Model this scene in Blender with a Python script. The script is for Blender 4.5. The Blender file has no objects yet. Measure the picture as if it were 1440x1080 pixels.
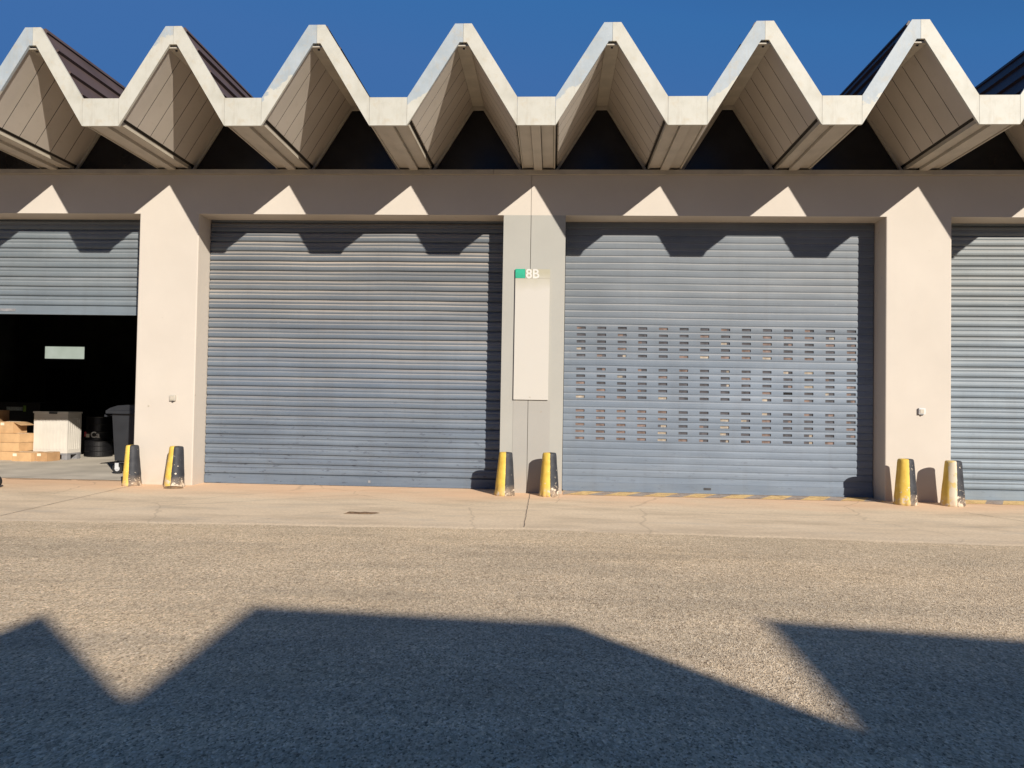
import bpy, bmesh, math, random
from mathutils import Vector, Matrix, noise
R = math.radians
random.seed(7)
S = bpy.context.scene
COL = S.collection

# ------------------------------------------------------------------ key dimensions (metres)
BAY = 5.3448          # pillar spacing
HW = .444             # half pillar width
P = BAY / 3           # roof fold spacing
ZB, ZT = 3.954, 4.597 # lintel underside / top of the beam
RD = .38              # depth of the door reveals
YF = -1.845           # front of the roof fascia
VX = .048             # a valley centre
SKY, SUN, EXPO = .05, 5.0, 0.4
SA, SB = .63, .51     # sunlight: sideways / downwards drift per metre towards the wall

# ------------------------------------------------------------------ node helpers
def new_mat(name):
    m = bpy.data.materials.new(name); m.use_nodes = True
    nt = m.node_tree
    b = nt.nodes['Principled BSDF']
    return m, nt, b
def N(nt, t, **kw):
    n = nt.nodes.new(t)
    for k, v in kw.items():
        if k in n.inputs: n.inputs[k].default_value = v
        else: setattr(n, k, v)
    return n
def L(nt, a, b): nt.links.new(a, b)
def coords(nt, scale=(1, 1, 1), loc=(0, 0, 0), kind='Object'):
    tc = N(nt, 'ShaderNodeTexCoord'); mp = N(nt, 'ShaderNodeMapping')
    mp.inputs['Scale'].default_value = scale; mp.inputs['Location'].default_value = loc
    L(nt, tc.outputs[kind], mp.inputs['Vector'])
    return mp.outputs['Vector']
def noise_n(nt, vec, scale, detail=4, rough=.55, dist=0):
    n = N(nt, 'ShaderNodeTexNoise'); n.inputs['Scale'].default_value = scale
    n.inputs['Detail'].default_value = detail; n.inputs['Roughness'].default_value = rough
    n.inputs['Distortion'].default_value = dist
    L(nt, vec, n.inputs['Vector']); return n.outputs['Fac']
def ramp(nt, fac, stops):
    r = N(nt, 'ShaderNodeValToRGB'); e = r.color_ramp.elements
    while len(e) > 1: e.remove(e[-1])
    e[0].position = stops[0][0]; e[0].color = c4(stops[0][1])
    for p, c in stops[1:]:
        k = e.new(p); k.color = c4(c)
    L(nt, fac, r.inputs['Fac']); return r.outputs['Color']
def c4(c):
    if isinstance(c, (int, float)): return (c, c, c, 1)
    return (c[0], c[1], c[2], 1)
def mix(nt, fac, a, b, mode='MIX'):
    m = N(nt, 'ShaderNodeMix'); m.data_type = 'RGBA'; m.blend_type = mode
    for s, v in ((m.inputs['Factor'], fac), (m.inputs[6], a), (m.inputs[7], b)):
        if hasattr(v, 'is_output') or isinstance(v, bpy.types.NodeSocket): L(nt, v, s)
        elif s.type == 'RGBA': s.default_value = c4(v)
        else: s.default_value = v
    return m.outputs[2]
def math_n(nt, op, a, b=0., clamp=False):
    m = N(nt, 'ShaderNodeMath'); m.operation = op; m.use_clamp = clamp
    for s, v in ((m.inputs[0], a), (m.inputs[1], b)):
        if isinstance(v, bpy.types.NodeSocket): L(nt, v, s)
        else: s.default_value = v
    return m.outputs[0]
def maprange(nt, v, a, b, c=0., d=1.):
    m = N(nt, 'ShaderNodeMapRange'); L(nt, v, m.inputs['Value'])
    m.inputs['From Min'].default_value = a; m.inputs['From Max'].default_value = b
    m.inputs['To Min'].default_value = c; m.inputs['To Max'].default_value = d
    return m.outputs['Result']
def bump(nt, b, h, strength=.3, dist=.01):
    n = N(nt, 'ShaderNodeBump'); n.inputs['Strength'].default_value = strength
    n.inputs['Distance'].default_value = dist
    L(nt, h, n.inputs['Height']); L(nt, n.outputs['Normal'], b.inputs['Normal'])
def axis(nt, vec, i):
    s = N(nt, 'ShaderNodeSeparateXYZ'); L(nt, vec, s.inputs[0]); return s.outputs[i]

def simple(name, col, rough=.6, var=.12, scale=6, metal=0, spec=.4, bmp=.1, fine=60):
    m, nt, b = new_mat(name)
    v = coords(nt)
    n1 = noise_n(nt, v, scale, 5)
    dark = tuple(c * (1 - var * 1.6) for c in col); lite = tuple(min(1, c * (1 + var)) for c in col)
    L(nt, ramp(nt, n1, [(.3, dark), (.7, lite)]), b.inputs['Base Color'])
    b.inputs['Roughness'].default_value = rough; b.inputs['Metallic'].default_value = metal
    b.inputs['Specular IOR Level'].default_value = spec
    if bmp: bump(nt, b, noise_n(nt, v, fine, 3), bmp, .004)
    return m

M = {}
def plaster(name, col, stain=(.5, .42, .32), strength=.25):
    m, nt, b = new_mat(name)
    v = coords(nt); vs = coords(nt, (1, 1, .18))
    base = ramp(nt, noise_n(nt, v, 1.1, 6, .6), [(.3, tuple(c * .95 for c in col)), (.7, tuple(min(1, c * 1.03) for c in col))])
    streak = ramp(nt, noise_n(nt, vs, 5, 5, .65), [(.55, 0), (.8, 1)])
    fac = math_n(nt, 'MULTIPLY', streak, strength)
    # splash-back dirt just above the ground
    z = axis(nt, coords(nt), 2)
    low = math_n(nt, 'MULTIPLY', maprange(nt, z, .42, 0), ramp(nt, noise_n(nt, v, 7, 5), [(.3, .25), (.75, 1)]))
    low = math_n(nt, 'MULTIPLY', low, .4)
    c = mix(nt, fac, base, stain)
    c = mix(nt, low, c, (.50, .34, .22))
    pat = ramp(nt, noise_n(nt, coords(nt, (1, 1, .7)), .55, 6, .6), [(.45, 0), (.6, 1)])
    c = mix(nt, math_n(nt, 'MULTIPLY', pat, .10), c, (.36, .31, .26))
    sp = ramp(nt, noise_n(nt, v, 11, 2, .5), [(.74, 0), (.77, 1)])
    c = mix(nt, math_n(nt, 'MULTIPLY', sp, .4), c, (.30, .25, .20))
    L(nt, c, b.inputs['Base Color'])
    b.inputs['Roughness'].default_value = .85; b.inputs['Specular IOR Level'].default_value = .25
    bump(nt, b, noise_n(nt, v, 130, 4, .7), .25, .003)
    return m
M['cream'] = plaster('cream_render', (.515, .468, .408), strength=.1)
M['greypaint'] = plaster('grey_paint', (.345, .34, .31), stain=(.40, .37, .32), strength=.35)
M['greypanel'] = plaster('grey_paint_darker', (.325, .315, .29), stain=(.40, .36, .31), strength=.3)

# painted metal fascia: cream coat, peeled to bluish zinc along the upper edge of some slopes
def fascia_mat(name, zlo, zhi, seed, slant=1.0):
    m, nt, b = new_mat(name)
    v = coords(nt, loc=(seed * 3.1, 0, seed * 1.7))
    z = axis(nt, coords(nt), 2)
    base = ramp(nt, noise_n(nt, v, 2.2, 6, .65), [(.28, (.40, .385, .32)), (.5, (.475, .46, .395)), (.75, (.52, .505, .445))])
    zinc = ramp(nt, noise_n(nt, v, 5, 6, .7), [(.3, (.29, .33, .35)), (.7, (.37, .41, .43))])
    x = axis(nt, coords(nt), 0)
    inw = math_n(nt, 'SUBTRACT', math_n(nt, 'MULTIPLY', math_n(nt, 'SUBTRACT', x, .23), .847), math_n(nt, 'MULTIPLY', math_n(nt, 'SUBTRACT', z, 4.92), .533))
    zz = math_n(nt, 'SUBTRACT', z, math_n(nt, 'MULTIPLY', inw, slant))
    e = math_n(nt, 'ADD', zz, math_n(nt, 'MULTIPLY', math_n(nt, 'SUBTRACT', noise_n(nt, v, 3.0, 7, .68), .5), .8))
    mask = maprange(nt, e, zlo, zhi)
    c = mix(nt, mask, base, zinc)
    dirt = ramp(nt, noise_n(nt, v, 7, 6, .7), [(.52, 0), (.70, 1)])
    c = mix(nt, math_n(nt, 'MULTIPLY', dirt, .42), c, (.42, .34, .22))
    dr = ramp(nt, noise_n(nt, coords(nt, (1, 1, .12), (seed, 0, 0)), 16, 5, .65), [(.54, 0), (.74, 1)])
    c = mix(nt, math_n(nt, 'MULTIPLY', dr, .38), c, (.33, .29, .22))
    sp = ramp(nt, noise_n(nt, v, 38, 3, .6), [(.68, 0), (.74, 1)])
    c = mix(nt, math_n(nt, 'MULTIPLY', sp, .35), c, (.36, .30, .22))
    L(nt, c, b.inputs['Base Color'])
    b.inputs['Roughness'].default_value = .55; b.inputs['Specular IOR Level'].default_value = .35
    bump(nt, b, noise_n(nt, v, 14, 5, .6), .12, .006)
    return m
M['fascia'] = fascia_mat('cream_fascia', 20, 21, 1)
M['fascia_peel'] = [fascia_mat('peeling_fascia', zl, zl + .03, i + 2, sl_) for i, (zl, sl_) in
                    enumerate([(4.95, 1.2), (4.72, 2.2), (4.80, 1.6), (4.70, 2.4), (4.80, .6), (4.95, .8), (5.55, .8)])]

def board_mat():
    m, nt, b = new_mat('soffit_boards')
    v = coords(nt)
    base = ramp(nt, noise_n(nt, v, 1.4, 5), [(.3, (.42, .375, .32)), (.7, (.49, .44, .38))])
    st = ramp(nt, noise_n(nt, coords(nt, (1, .6, 1)), 9, 5, .7), [(.58, 0), (.8, 1)])
    c = mix(nt, math_n(nt, 'MULTIPLY', st, .3), base, (.25, .20, .14))
    L(nt, c, b.inputs['Base Color']); b.inputs['Roughness'].default_value = .6
    bump(nt, b, noise_n(nt, v, 30, 3), .06, .004)
    return m
M['board'] = board_mat()
M['groove'] = simple('groove_dark', (.035, .03, .025), .9)
M['soffit'] = simple('valley_soffit', (.44, .40, .34), .6, .08, 3)
M['brown'] = simple('brown_roof_sheet', (.088, .06, .052), .55, .15, 2, bmp=.05)
M['glass'] = simple('gable_glass', (.012, .012, .014), .25, .2, 3, spec=.3, bmp=0)
M['trim'] = simple('pale_trim', (.42, .38, .31), .6, .1, 4)
M['steel'] = simple('dark_steel', (.045, .045, .05), .6, .2, 8)
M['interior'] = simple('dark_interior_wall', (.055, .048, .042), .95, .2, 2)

def shutter_mat(name, c1, c2, dust=.5, highlight_col=(.50, .43, .37), scuff=.5, zl=1.6, seed=0, topt=(.93, .86, .77)):
    m, nt, b = new_mat(name)
    v = coords(nt, (.35, 1, 6), (seed, 0, seed)); vv = coords(nt, (1, 1, 1), (seed, 0, 0))
    z = axis(nt, coords(nt), 2)
    base = ramp(nt, noise_n(nt, v, 1.6, 6, .62), [(.28, c1), (.72, c2)])
    patch = ramp(nt, noise_n(nt, coords(nt, (.6, 1, .9), (seed * 2, 0, 0)), 1.3, 5, .6), [(.35, .9), (.7, 1.1)])
    base = mix(nt, 1, base, patch, 'MULTIPLY')
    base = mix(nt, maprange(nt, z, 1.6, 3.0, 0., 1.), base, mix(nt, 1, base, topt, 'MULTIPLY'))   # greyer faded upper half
    # highlights painted in tan on the upward faces of each slat
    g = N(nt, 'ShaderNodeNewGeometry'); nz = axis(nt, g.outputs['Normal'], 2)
    hl = math_n(nt, 'MULTIPLY', maprange(nt, nz, .12, .5), maprange(nt, z, .6, 3.2, .15, 1.))
    hl = math_n(nt, 'MULTIPLY', hl, ramp(nt, noise_n(nt, v, .8, 4, .6), [(.3, .35), (.62, 1)]))
    c = mix(nt, math_n(nt, 'MULTIPLY', hl, dust), base, highlight_col)
    # scuffs low down
    sc = ramp(nt, noise_n(nt, coords(nt, (.9, 1, 3.2), (seed * 5, 0, 3)), 5.5, 6, .75), [(.575, 0), (.66, 1)])
    sc = math_n(nt, 'MULTIPLY', sc, maprange(nt, z, zl, .4, .03, 1.))
    c = mix(nt, math_n(nt, 'MULTIPLY', sc, scuff), c, (.05, .055, .075))
    # pale scratches
    sl = ramp(nt, noise_n(nt, coords(nt, (1.2, 1, 9), (seed, 0, 9)), 6, 5, .7), [(.66, 0), (.72, 1)])
    c = mix(nt, math_n(nt, 'MULTIPLY', sl, .25), c, (.45, .46, .46))
    gx_ = ramp(nt, noise_n(nt, coords(nt, (3.2, 1, .28), (seed, 0, 4)), 2.2, 5, .65), [(.50, 0), (.72, 1)])
    c = mix(nt, math_n(nt, 'MULTIPLY', gx_, .13), c, (.10, .095, .095))
    # grime where the slats run in the side guides
    L(nt, c, b.inputs['Base Color'])
    b.inputs['Roughness'].default_value = .55; b.inputs['Metallic'].default_value = .1
    b.inputs['Specular IOR Level'].default_value = .22
    bump(nt, b, noise_n(nt, vv, 40, 4, .6), .12, .003)
    return m
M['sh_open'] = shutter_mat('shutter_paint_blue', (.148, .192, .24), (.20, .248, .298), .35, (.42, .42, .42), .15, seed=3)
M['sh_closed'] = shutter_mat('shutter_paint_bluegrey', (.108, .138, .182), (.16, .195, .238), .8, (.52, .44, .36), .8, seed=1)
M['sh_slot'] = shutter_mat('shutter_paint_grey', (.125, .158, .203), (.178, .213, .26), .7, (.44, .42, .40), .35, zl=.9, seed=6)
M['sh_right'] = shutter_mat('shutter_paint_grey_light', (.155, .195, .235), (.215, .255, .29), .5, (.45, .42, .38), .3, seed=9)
M['slot_dark'] = simple('slot_dark', (.075, .072, .08), .8, .3, 12)
M['slot_rust'] = simple('slot_rust', (.19, .135, .115), .8, .35, 14)
M['slot_tan'] = simple('slot_tan', (.34, .29, .23), .8, .3, 14)
M['slot_black'] = simple('slot_black', (.01, .01, .01), .9, 0)

def asphalt_mat():
    m, nt, b = new_mat('worn_asphalt')
    v = coords(nt, (1, .62, 1))
    vo = N(nt, 'ShaderNodeTexVoronoi'); vo.inputs['Scale'].default_value = 135; L(nt, v, vo.inputs['Vector'])
    st = axis(nt, vo.outputs['Color'], 0)
    vo2 = N(nt, 'ShaderNodeTexVoronoi'); vo2.inputs['Scale'].default_value = 60; L(nt, v, vo2.inputs['Vector'])
    st2 = axis(nt, vo2.outputs['Color'], 1)
    grains = ramp(nt, st, [(0, (.24, .175, .115)), (.14, (.48, .37, .25)), (.6, (.69, .545, .375)), (.88, (.70, .565, .40)), (1, (.86, .73, .55))])
    g2 = ramp(nt, st2, [(0, (.72, .70, .68)), (.3, (.93, .93, .93)), (.8, (1.06, 1.05, 1.03)), (1, (1.3, 1.28, 1.22))])
    c = mix(nt, .8, grains, g2, 'MULTIPLY')
    big = ramp(nt, noise_n(nt, coords(nt, (.35, 1, 1)), .9, 6, .6), [(.28, (.80, .82, .84)), (.5, (1, 1, 1)), (.75, (1.1, 1.07, 1.02))])
    c = mix(nt, 1, c, big, 'MULTIPLY')
    mid = ramp(nt, noise_n(nt, coords(nt, (.5, 1, 1), (4, 2, 0)), 3.2, 7, .7), [(.3, (.84, .84, .84)), (.7, (1.1, 1.1, 1.1))])
    c = mix(nt, .8, c, mid, 'MULTIPLY')
    # greyish worn wheel track and a few tar spots
    tr = ramp(nt, noise_n(nt, coords(nt, (.16, 1.2, 1), (1, 5, 0)), 1.3, 5, .6), [(.5, 0), (.66, 1)])
    c = mix(nt, math_n(nt, 'MULTIPLY', tr, .22), c, (.17, .155, .13))
    sp = ramp(nt, noise_n(nt, coords(nt, (1, 1, 1), (7, 1, 0)), 6.5, 3, .5), [(.74, 0), (.78, 1)])
    c = mix(nt, math_n(nt, 'MULTIPLY', sp, .6), c, (.05, .045, .04))
    yy = axis(nt, coords(nt), 1)
    # sandy dust washed off the apron, and faint wheel tracks along the yard
    ds = math_n(nt, 'MULTIPLY', maprange(nt, yy, -4.3, -3.1), ramp(nt, noise_n(nt, coords(nt, (.5, 1.2, 1), (6, 6, 0)), 2.6, 6, .7), [(.35, .15), (.6, 1)]))
    c = mix(nt, math_n(nt, 'MULTIPLY', ds, .38), c, (.70, .56, .38))
    pt = ramp(nt, noise_n(nt, coords(nt, (.28, .8, 1), (2, 9, 0)), .8, 4, .55), [(.54, 0), (.60, 1)])
    c = mix(nt, math_n(nt, 'MULTIPLY', pt, .16), c, (.34, .29, .22))
    L(nt, c, b.inputs['Base Color']); b.inputs['Roughness'].default_value = 1.
    b.inputs['Specular IOR Level'].default_value = .04
    h = mix(nt, .5, st, noise_n(nt, v, 70, 3, .7))
    h2 = math_n(nt, 'ADD', vo.outputs['Distance'], math_n(nt, 'MULTIPLY', st, .5))
    bump(nt, b, h2, .45, .008)
    return m
def slab_mat():
    m, nt, b = new_mat('dusty_concrete')
    v = coords(nt); y = axis(nt, coords(nt), 1)
    base = ramp(nt, noise_n(nt, coords(nt, (.5, 1.4, 1)), 1.5, 7, .66), [(.28, (.52, .415, .29)), (.5, (.72, .575, .405)), (.72, (.80, .65, .465))])
    fine = ramp(nt, noise_n(nt, v, 26, 6, .75), [(.3, (.78, .78, .78)), (.7, (1.12, 1.12, 1.12))])
    c = mix(nt, .8, base, fine, 'MULTIPLY')
    om = math_n(nt, 'ADD', y, math_n(nt, 'MULTIPLY', noise_n(nt, coords(nt, (.55, 1, 1), (3, 0, 0)), 1.1, 6, .62), 2.3))
    om = maprange(nt, om, -.15, 1.1)
    c = mix(nt, math_n(nt, 'MULTIPLY', om, .62), c, (.84, .52, .31))
    gr = ramp(nt, noise_n(nt, coords(nt, (.45, 1.3, 1), (9, 3, 0)), 1.6, 6, .7), [(.52, 0), (.68, 1)])
    gy = maprange(nt, y, -1.2, -2.2)
    c = mix(nt, math_n(nt, 'MULTIPLY', math_n(nt, 'MULTIPLY', gr, gy), .5), c, (.45, .40, .33))
    vo = N(nt, 'ShaderNodeTexVoronoi'); vo.feature = 'DISTANCE_TO_EDGE'; vo.inputs['Scale'].default_value = .38
    dn = N(nt, 'ShaderNodeTexNoise'); dn.inputs['Scale'].default_value = 2.5; dn.inputs['Detail'].default_value = 5
    L(nt, v, dn.inputs['Vector'])
    vm = N(nt, 'ShaderNodeVectorMath'); vm.operation = 'MULTIPLY_ADD'
    L(nt, dn.outputs['Color'], vm.inputs[0]); vm.inputs[1].default_value = (.3, .3, 0); L(nt, v, vm.inputs[2])
    L(nt, vm.outputs[0], vo.inputs['Vector'])
    cr = maprange(nt, vo.outputs['Distance'], .006, .001)
    c = mix(nt, math_n(nt, 'MULTIPLY', cr, .25), c, (.16, .12, .085))
    ag = math_n(nt, 'MULTIPLY', maprange(nt, y, -2.55, -3.15), ramp(nt, noise_n(nt, v, 34, 4, .8), [(.45, 0), (.56, 1)]))
    c = mix(nt, math_n(nt, 'MULTIPLY', ag, .5), c, (.46, .36, .25))
    sp = ramp(nt, noise_n(nt, coords(nt, (1, 1, 1), (2, 8, 0)), 8, 3, .5), [(.735, 0), (.76, 1)])
    c = mix(nt, math_n(nt, 'MULTIPLY', sp, .6), c, (.12, .09, .06))
    L(nt, c, b.inputs['Base Color']); b.inputs['Roughness'].default_value = .88
    b.inputs['Specular IOR Level'].default_value = .2
    bump(nt, b, noise_n(nt, v, 45, 5, .75), .35, .004)
    return m
M['asphalt'] = asphalt_mat(); M['slab'] = slab_mat()
M['floor'] = simple('floor_concrete', (.55, .50, .42), .8, .15, 1.5, bmp=.15)
M['joint'] = simple('joint_filler', (.26, .20, .15), .9, .3, 5)

def marking_mat():
    m, nt, b = new_mat('worn_threshold_paint')
    v = coords(nt)
    sx = N(nt, 'ShaderNodeSeparateXYZ'); L(nt, v, sx.inputs[0])
    s = math_n(nt, 'ADD', sx.outputs[0], math_n(nt, 'MULTIPLY', sx.outputs[1], -.6))
    fr = math_n(nt, 'FRACT', math_n(nt, 'DIVIDE', s, .54))
    st = maprange(nt, fr, .56, .58)
    c = mix(nt, st, (.85, .58, .22), (.34, .31, .29))
    c = mix(nt, math_n(nt, 'MULTIPLY', noise_n(nt, v, 12, 5, .7), .5), c, (.55, .38, .24))
    L(nt, c, b.inputs['Base Color']); b.inputs['Roughness'].default_value = .8
    tr = N(nt, 'ShaderNodeBsdfTransparent'); mx = N(nt, 'ShaderNodeMixShader')
    L(nt, ramp(nt, noise_n(nt, coords(nt, (1, 1.6, 1)), 5, 6, .75), [(.50, 0), (.64, .95)]), mx.inputs[0])
    out = nt.nodes['Material Output']
    L(nt, b.outputs[0], mx.inputs[1]); L(nt, tr.outputs[0], mx.inputs[2]); L(nt, mx.outputs[0], out.inputs[0])
    return m
M['marking'] = marking_mat()

def bollard_mat(name, wear, bare=None):
    m, nt, b = new_mat(name)
    v = coords(nt); sx = N(nt, 'ShaderNodeSeparateXYZ'); L(nt, v, sx.inputs[0])
    oi = N(nt, 'ShaderNodeObjectInfo')
    vv = N(nt, 'ShaderNodeVectorMath'); vv.operation = 'ADD'; L(nt, v, vv.inputs[0])
    cb = N(nt, 'ShaderNodeCombineXYZ'); L(nt, math_n(nt, 'MULTIPLY', oi.outputs['Random'], 40), cb.inputs[0]); L(nt, cb.outputs[0], vv.inputs[1])
    vr = vv.outputs[0]
    edge = math_n(nt, 'ADD', sx.outputs[0], math_n(nt, 'MULTIPLY', math_n(nt, 'SUBTRACT', noise_n(nt, vr, 30, 3), .5), .012))
    blk = maprange(nt, edge, .0, .003)
    yel = ramp(nt, noise_n(nt, vr, 7, 5, .6), [(.3, (.62, .40, .06)), (.6, (.74, .52, .10)), (.8, (.78, .60, .24))])
    bl = ramp(nt, noise_n(nt, vr, 9, 5, .6), [(.3, (.018, .02, .026)), (.7, (.04, .043, .05))])
    c = mix(nt, blk, yel, bl)
    if bare is not None:                       # a strip where the paint has gone completely
        st = math_n(nt, 'MULTIPLY', maprange(nt, edge, bare[0], bare[0] + .006), maprange(nt, edge, bare[1] + .004, bare[1]))
        st = math_n(nt, 'MULTIPLY', st, ramp(nt, noise_n(nt, vr, 9, 4, .6), [(.40, .35), (.46, 1)]))
        c = mix(nt, st, c, (.66, .58, .44))
    low = maprange(nt, sx.outputs[2], .24, 0., 0., .15)
    ch = math_n(nt, 'ADD', noise_n(nt, vr, 17, 5, .65), low)
    chm = maprange(nt, ch, .74 - wear, .755 - wear)
    c = mix(nt, chm, c, (.62, .54, .43))
    dust = math_n(nt, 'MULTIPLY', maprange(nt, sx.outputs[2], .16, 0., 0., .75), ramp(nt, noise_n(nt, vr, 12, 4), [(.35, .2), (.65, 1)]))
    c = mix(nt, dust, c, (.52, .38, .25))
    L(nt, c, b.inputs['Base Color']); b.inputs['Roughness'].default_value = .6
    b.inputs['Specular IOR Level'].default_value = .35
    bump(nt, b, math_n(nt, 'ADD', noise_n(nt, vr, 40, 4), math_n(nt, 'MULTIPLY', chm, -.6)), .4, .004)
    return m
M['bollard'] = bollard_mat('bollard_paint', .05)
M['bollard_b'] = bollard_mat('bollard_paint_chipped', .09)
M['bollard_c'] = bollard_mat('bollard_paint_bare', .085, (-.09, .0))

M['sign_white'] = None
def sign_mat():
    m, nt, b = new_mat('weathered_sign_board')
    v = coords(nt); z = axis(nt, v, 2); x = axis(nt, v, 0)
    e = math_n(nt, 'ADD', z, math_n(nt, 'MULTIPLY', noise_n(nt, v, 3, 4), .25))
    f = maprange(nt, e, 1.68, 1.93)          # the yellowed top of the board
    c = mix(nt, f, (.475, .455, .415), (.35, .33, .245))
    c = mix(nt, math_n(nt, 'MULTIPLY', noise_n(nt, coords(nt, (1, 1, .3)), 9, 5, .6), .16), c, (.5, .43, .33))
    L(nt, c, b.inputs['Base Color']); b.inputs['Roughness'].default_value = .4
    return m
M['sign'] = sign_mat()
M['green'] = simple('sign_green', (.02, .33, .20), .45, .15, 10)
M['letter'] = simple('sign_letter', (.58, .56, .52), .5, .05, 10)
M['cardboard'] = simple('cardboard', (.52, .33, .17), .8, .12, 5)
M['cardboard_b'] = simple('cardboard_dark', (.40, .24, .12), .85, .12, 5)
M['tape'] = simple('tape_label', (.75, .66, .52), .6, .1, 12)
M['white_pl'] = simple('white_plastic', (.56, .53, .475), .5, .05, 3)
M['pallet'] = simple('pallet_grey', (.22, .22, .23), .8, .2, 8)
M['bin'] = simple('bin_plastic', (.022, .024, .028), .5, .15, 4, bmp=.08)
M['rubber'] = simple('black_rubber', (.015, .015, .016), .7, .2, 8)
M['hub'] = simple('grey_hub', (.55, .56, .57), .4, .1, 8)
M['drum'] = simple('drum_black', (.007, .007, .008), .35, .2, 5)
M['red'] = simple('label_red', (.45, .06, .07), .5, .1, 10)
M['cabinet'] = simple('cabinet_black', (.012, .011, .011), .6, .2, 5)
M['lab_grey'] = simple('label_grey', (.30, .33, .31), .6, .3, 30)
M['lab_green'] = simple('label_green', (.18, .30, .05), .6, .1, 20)
M['box_grey'] = simple('socket_grey', (.45, .42, .36), .6, .1, 20)
M['debris'] = simple('debris_brown', (.16, .10, .055), .9, .3, 25)
M['conc'] = simple('concrete_chip', (.5, .44, .36), .9, .2, 30)
M['oppo'] = plaster('opposite_render', (.30, .27, .23))
def lit_pane():
    m, nt, b = new_mat('frosted_daylight_pane')
    v = coords(nt); n = noise_n(nt, v, 3, 3)
    L(nt, ramp(nt, n, [(.3, (.48, .54, .44)), (.7, (.58, .64, .54))]), b.inputs['Emission Color'])
    b.inputs['Emission Strength'].default_value = .62
    b.inputs['Base Color'].default_value = (.3, .3, .3, 1)
    return m
M['pane'] = lit_pane()

# ------------------------------------------------------------------ mesh helpers
def link(name, me, mat=None, parent=None):
    o = bpy.data.objects.new(name, me); COL.objects.link(o)
    if mat is not None:
        for m in (mat if isinstance(mat, list) else [mat]): me.materials.append(m)
    if parent: o.parent = parent
    return o
def finish(name, bm, mat=None, parent=None, bev=0, smooth=False, seg=2):
    if bev:
        es = [e for e in bm.edges if len(e.link_faces) == 2 and e.calc_face_angle(0) > .6]
        bmesh.ops.bevel(bm, geom=es, offset=bev, segments=seg, affect='EDGES', profile=.6)
    bmesh.ops.recalc_face_normals(bm, faces=bm.faces)
    me = bpy.data.meshes.new(name); bm.to_mesh(me); bm.free()
    if smooth:
        for p in me.polygons: p.use_smooth = True
    return link(name, me, mat, parent)
def box(bm, x0, x1, y0, y1, z0, z1, mi=0):
    vs = [bm.verts.new(p) for p in ((x0,y0,z0),(x1,y0,z0),(x1,y1,z0),(x0,y1,z0),(x0,y0,z1),(x1,y0,z1),(x1,y1,z1),(x0,y1,z1))]
    for f in ((0,1,2,3),(4,7,6,5),(0,4,5,1),(1,5,6,2),(2,6,7,3),(3,7,4,0)):
        bm.faces.new([vs[i] for i in f]).material_index = mi
def prism(bm, pts, y0, y1, mi=0, cap=None):
    cap = mi if cap is None else cap        # polygon in XZ swept along Y
    a = [bm.verts.new((x, y0, z)) for x, z in pts]; b = [bm.verts.new((x, y1, z)) for x, z in pts]
    bm.faces.new(a).material_index = cap; bm.faces.new(b[::-1]).material_index = cap
    n = len(pts)
    for i in range(n):
        j = (i + 1) % n
        bm.faces.new((a[i], b[i], b[j], a[j])).material_index = mi
def ring_lathe(bm, prof, n=32, cx=0, cy=0, z0=0):
    rings = []
    for r, z in prof:
        rings.append([bm.verts.new((cx + r * math.cos(2*math.pi*k/n), cy + r * math.sin(2*math.pi*k/n), z0 + z)) for k in range(n)])
    for a, b in zip(rings, rings[1:]):
        for k in range(n): bm.faces.new((a[k], a[(k+1) % n], b[(k+1) % n], b[k]))
    bm.faces.new(rings[0][::-1]); bm.faces.new(rings[-1])
def cyl_axis(bm, c, r, w, ax='x', n=20):
    rr = []
    for s in (-w/2, w/2):
        ring = []
        for k in range(n):
            a = 2*math.pi*k/n; u, v = r*math.cos(a), r*math.sin(a)
            p = (c[0]+s, c[1]+u, c[2]+v) if ax == 'x' else (c[0]+u, c[1]+s, c[2]+v)
            ring.append(bm.verts.new(p))
        rr.append(ring)
    for k in range(n): bm.faces.new((rr[0][k], rr[0][(k+1) % n], rr[1][(k+1) % n], rr[1][k]))
    bm.faces.new(rr[0][::-1]); bm.faces.new(rr[1])
def tag(o, label=None, cat=None, group=None, kind=None):
    if label: o['label'] = label
    if cat: o['category'] = cat
    if group: o['group'] = group
    if kind: o['kind'] = kind
    return o
def empty(name, loc=(0, 0, 0), rz=0):
    o = bpy.data.objects.new(name, None); COL.objects.link(o); o.location = loc; o.rotation_euler = (0, 0, rz)
    o.empty_display_size = .2
    return o
def text_mesh(name, body, size, mat, parent, loc, rot=(math.pi/2, 0, 0), ext=.003, sx=1, bold=0):
    cu = bpy.data.curves.new(name, 'FONT'); cu.body = body; cu.size = size; cu.extrude = ext; cu.offset = bold
    cu.align_x = 'LEFT'
    t = bpy.data.objects.new(name + '_tmp', cu); COL.objects.link(t)
    dg = bpy.context.evaluated_depsgraph_get()
    me = bpy.data.meshes.new_from_object(t.evaluated_get(dg))
    bpy.data.objects.remove(t); me.materials.clear()
    o = link(name, me, mat, parent); o.location = loc; o.rotation_euler = rot; o.scale = (sx, 1, 1)
    return o

# ------------------------------------------------------------------ ground
def sheet(name, pts, z, mat, kind='structure'):
    bm = bmesh.new(); bm.faces.new([bm.verts.new((x, y, z)) for x, y in pts])
    o = finish(name, bm, mat); tag(o, kind=kind); return o
tag(sheet('asphalt_yard', [(-300, -300), (300, -300), (300, 300), (-300, 300)], -.006, M['asphalt']), 'worn tan asphalt yard in front of the warehouse', 'ground')
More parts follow.
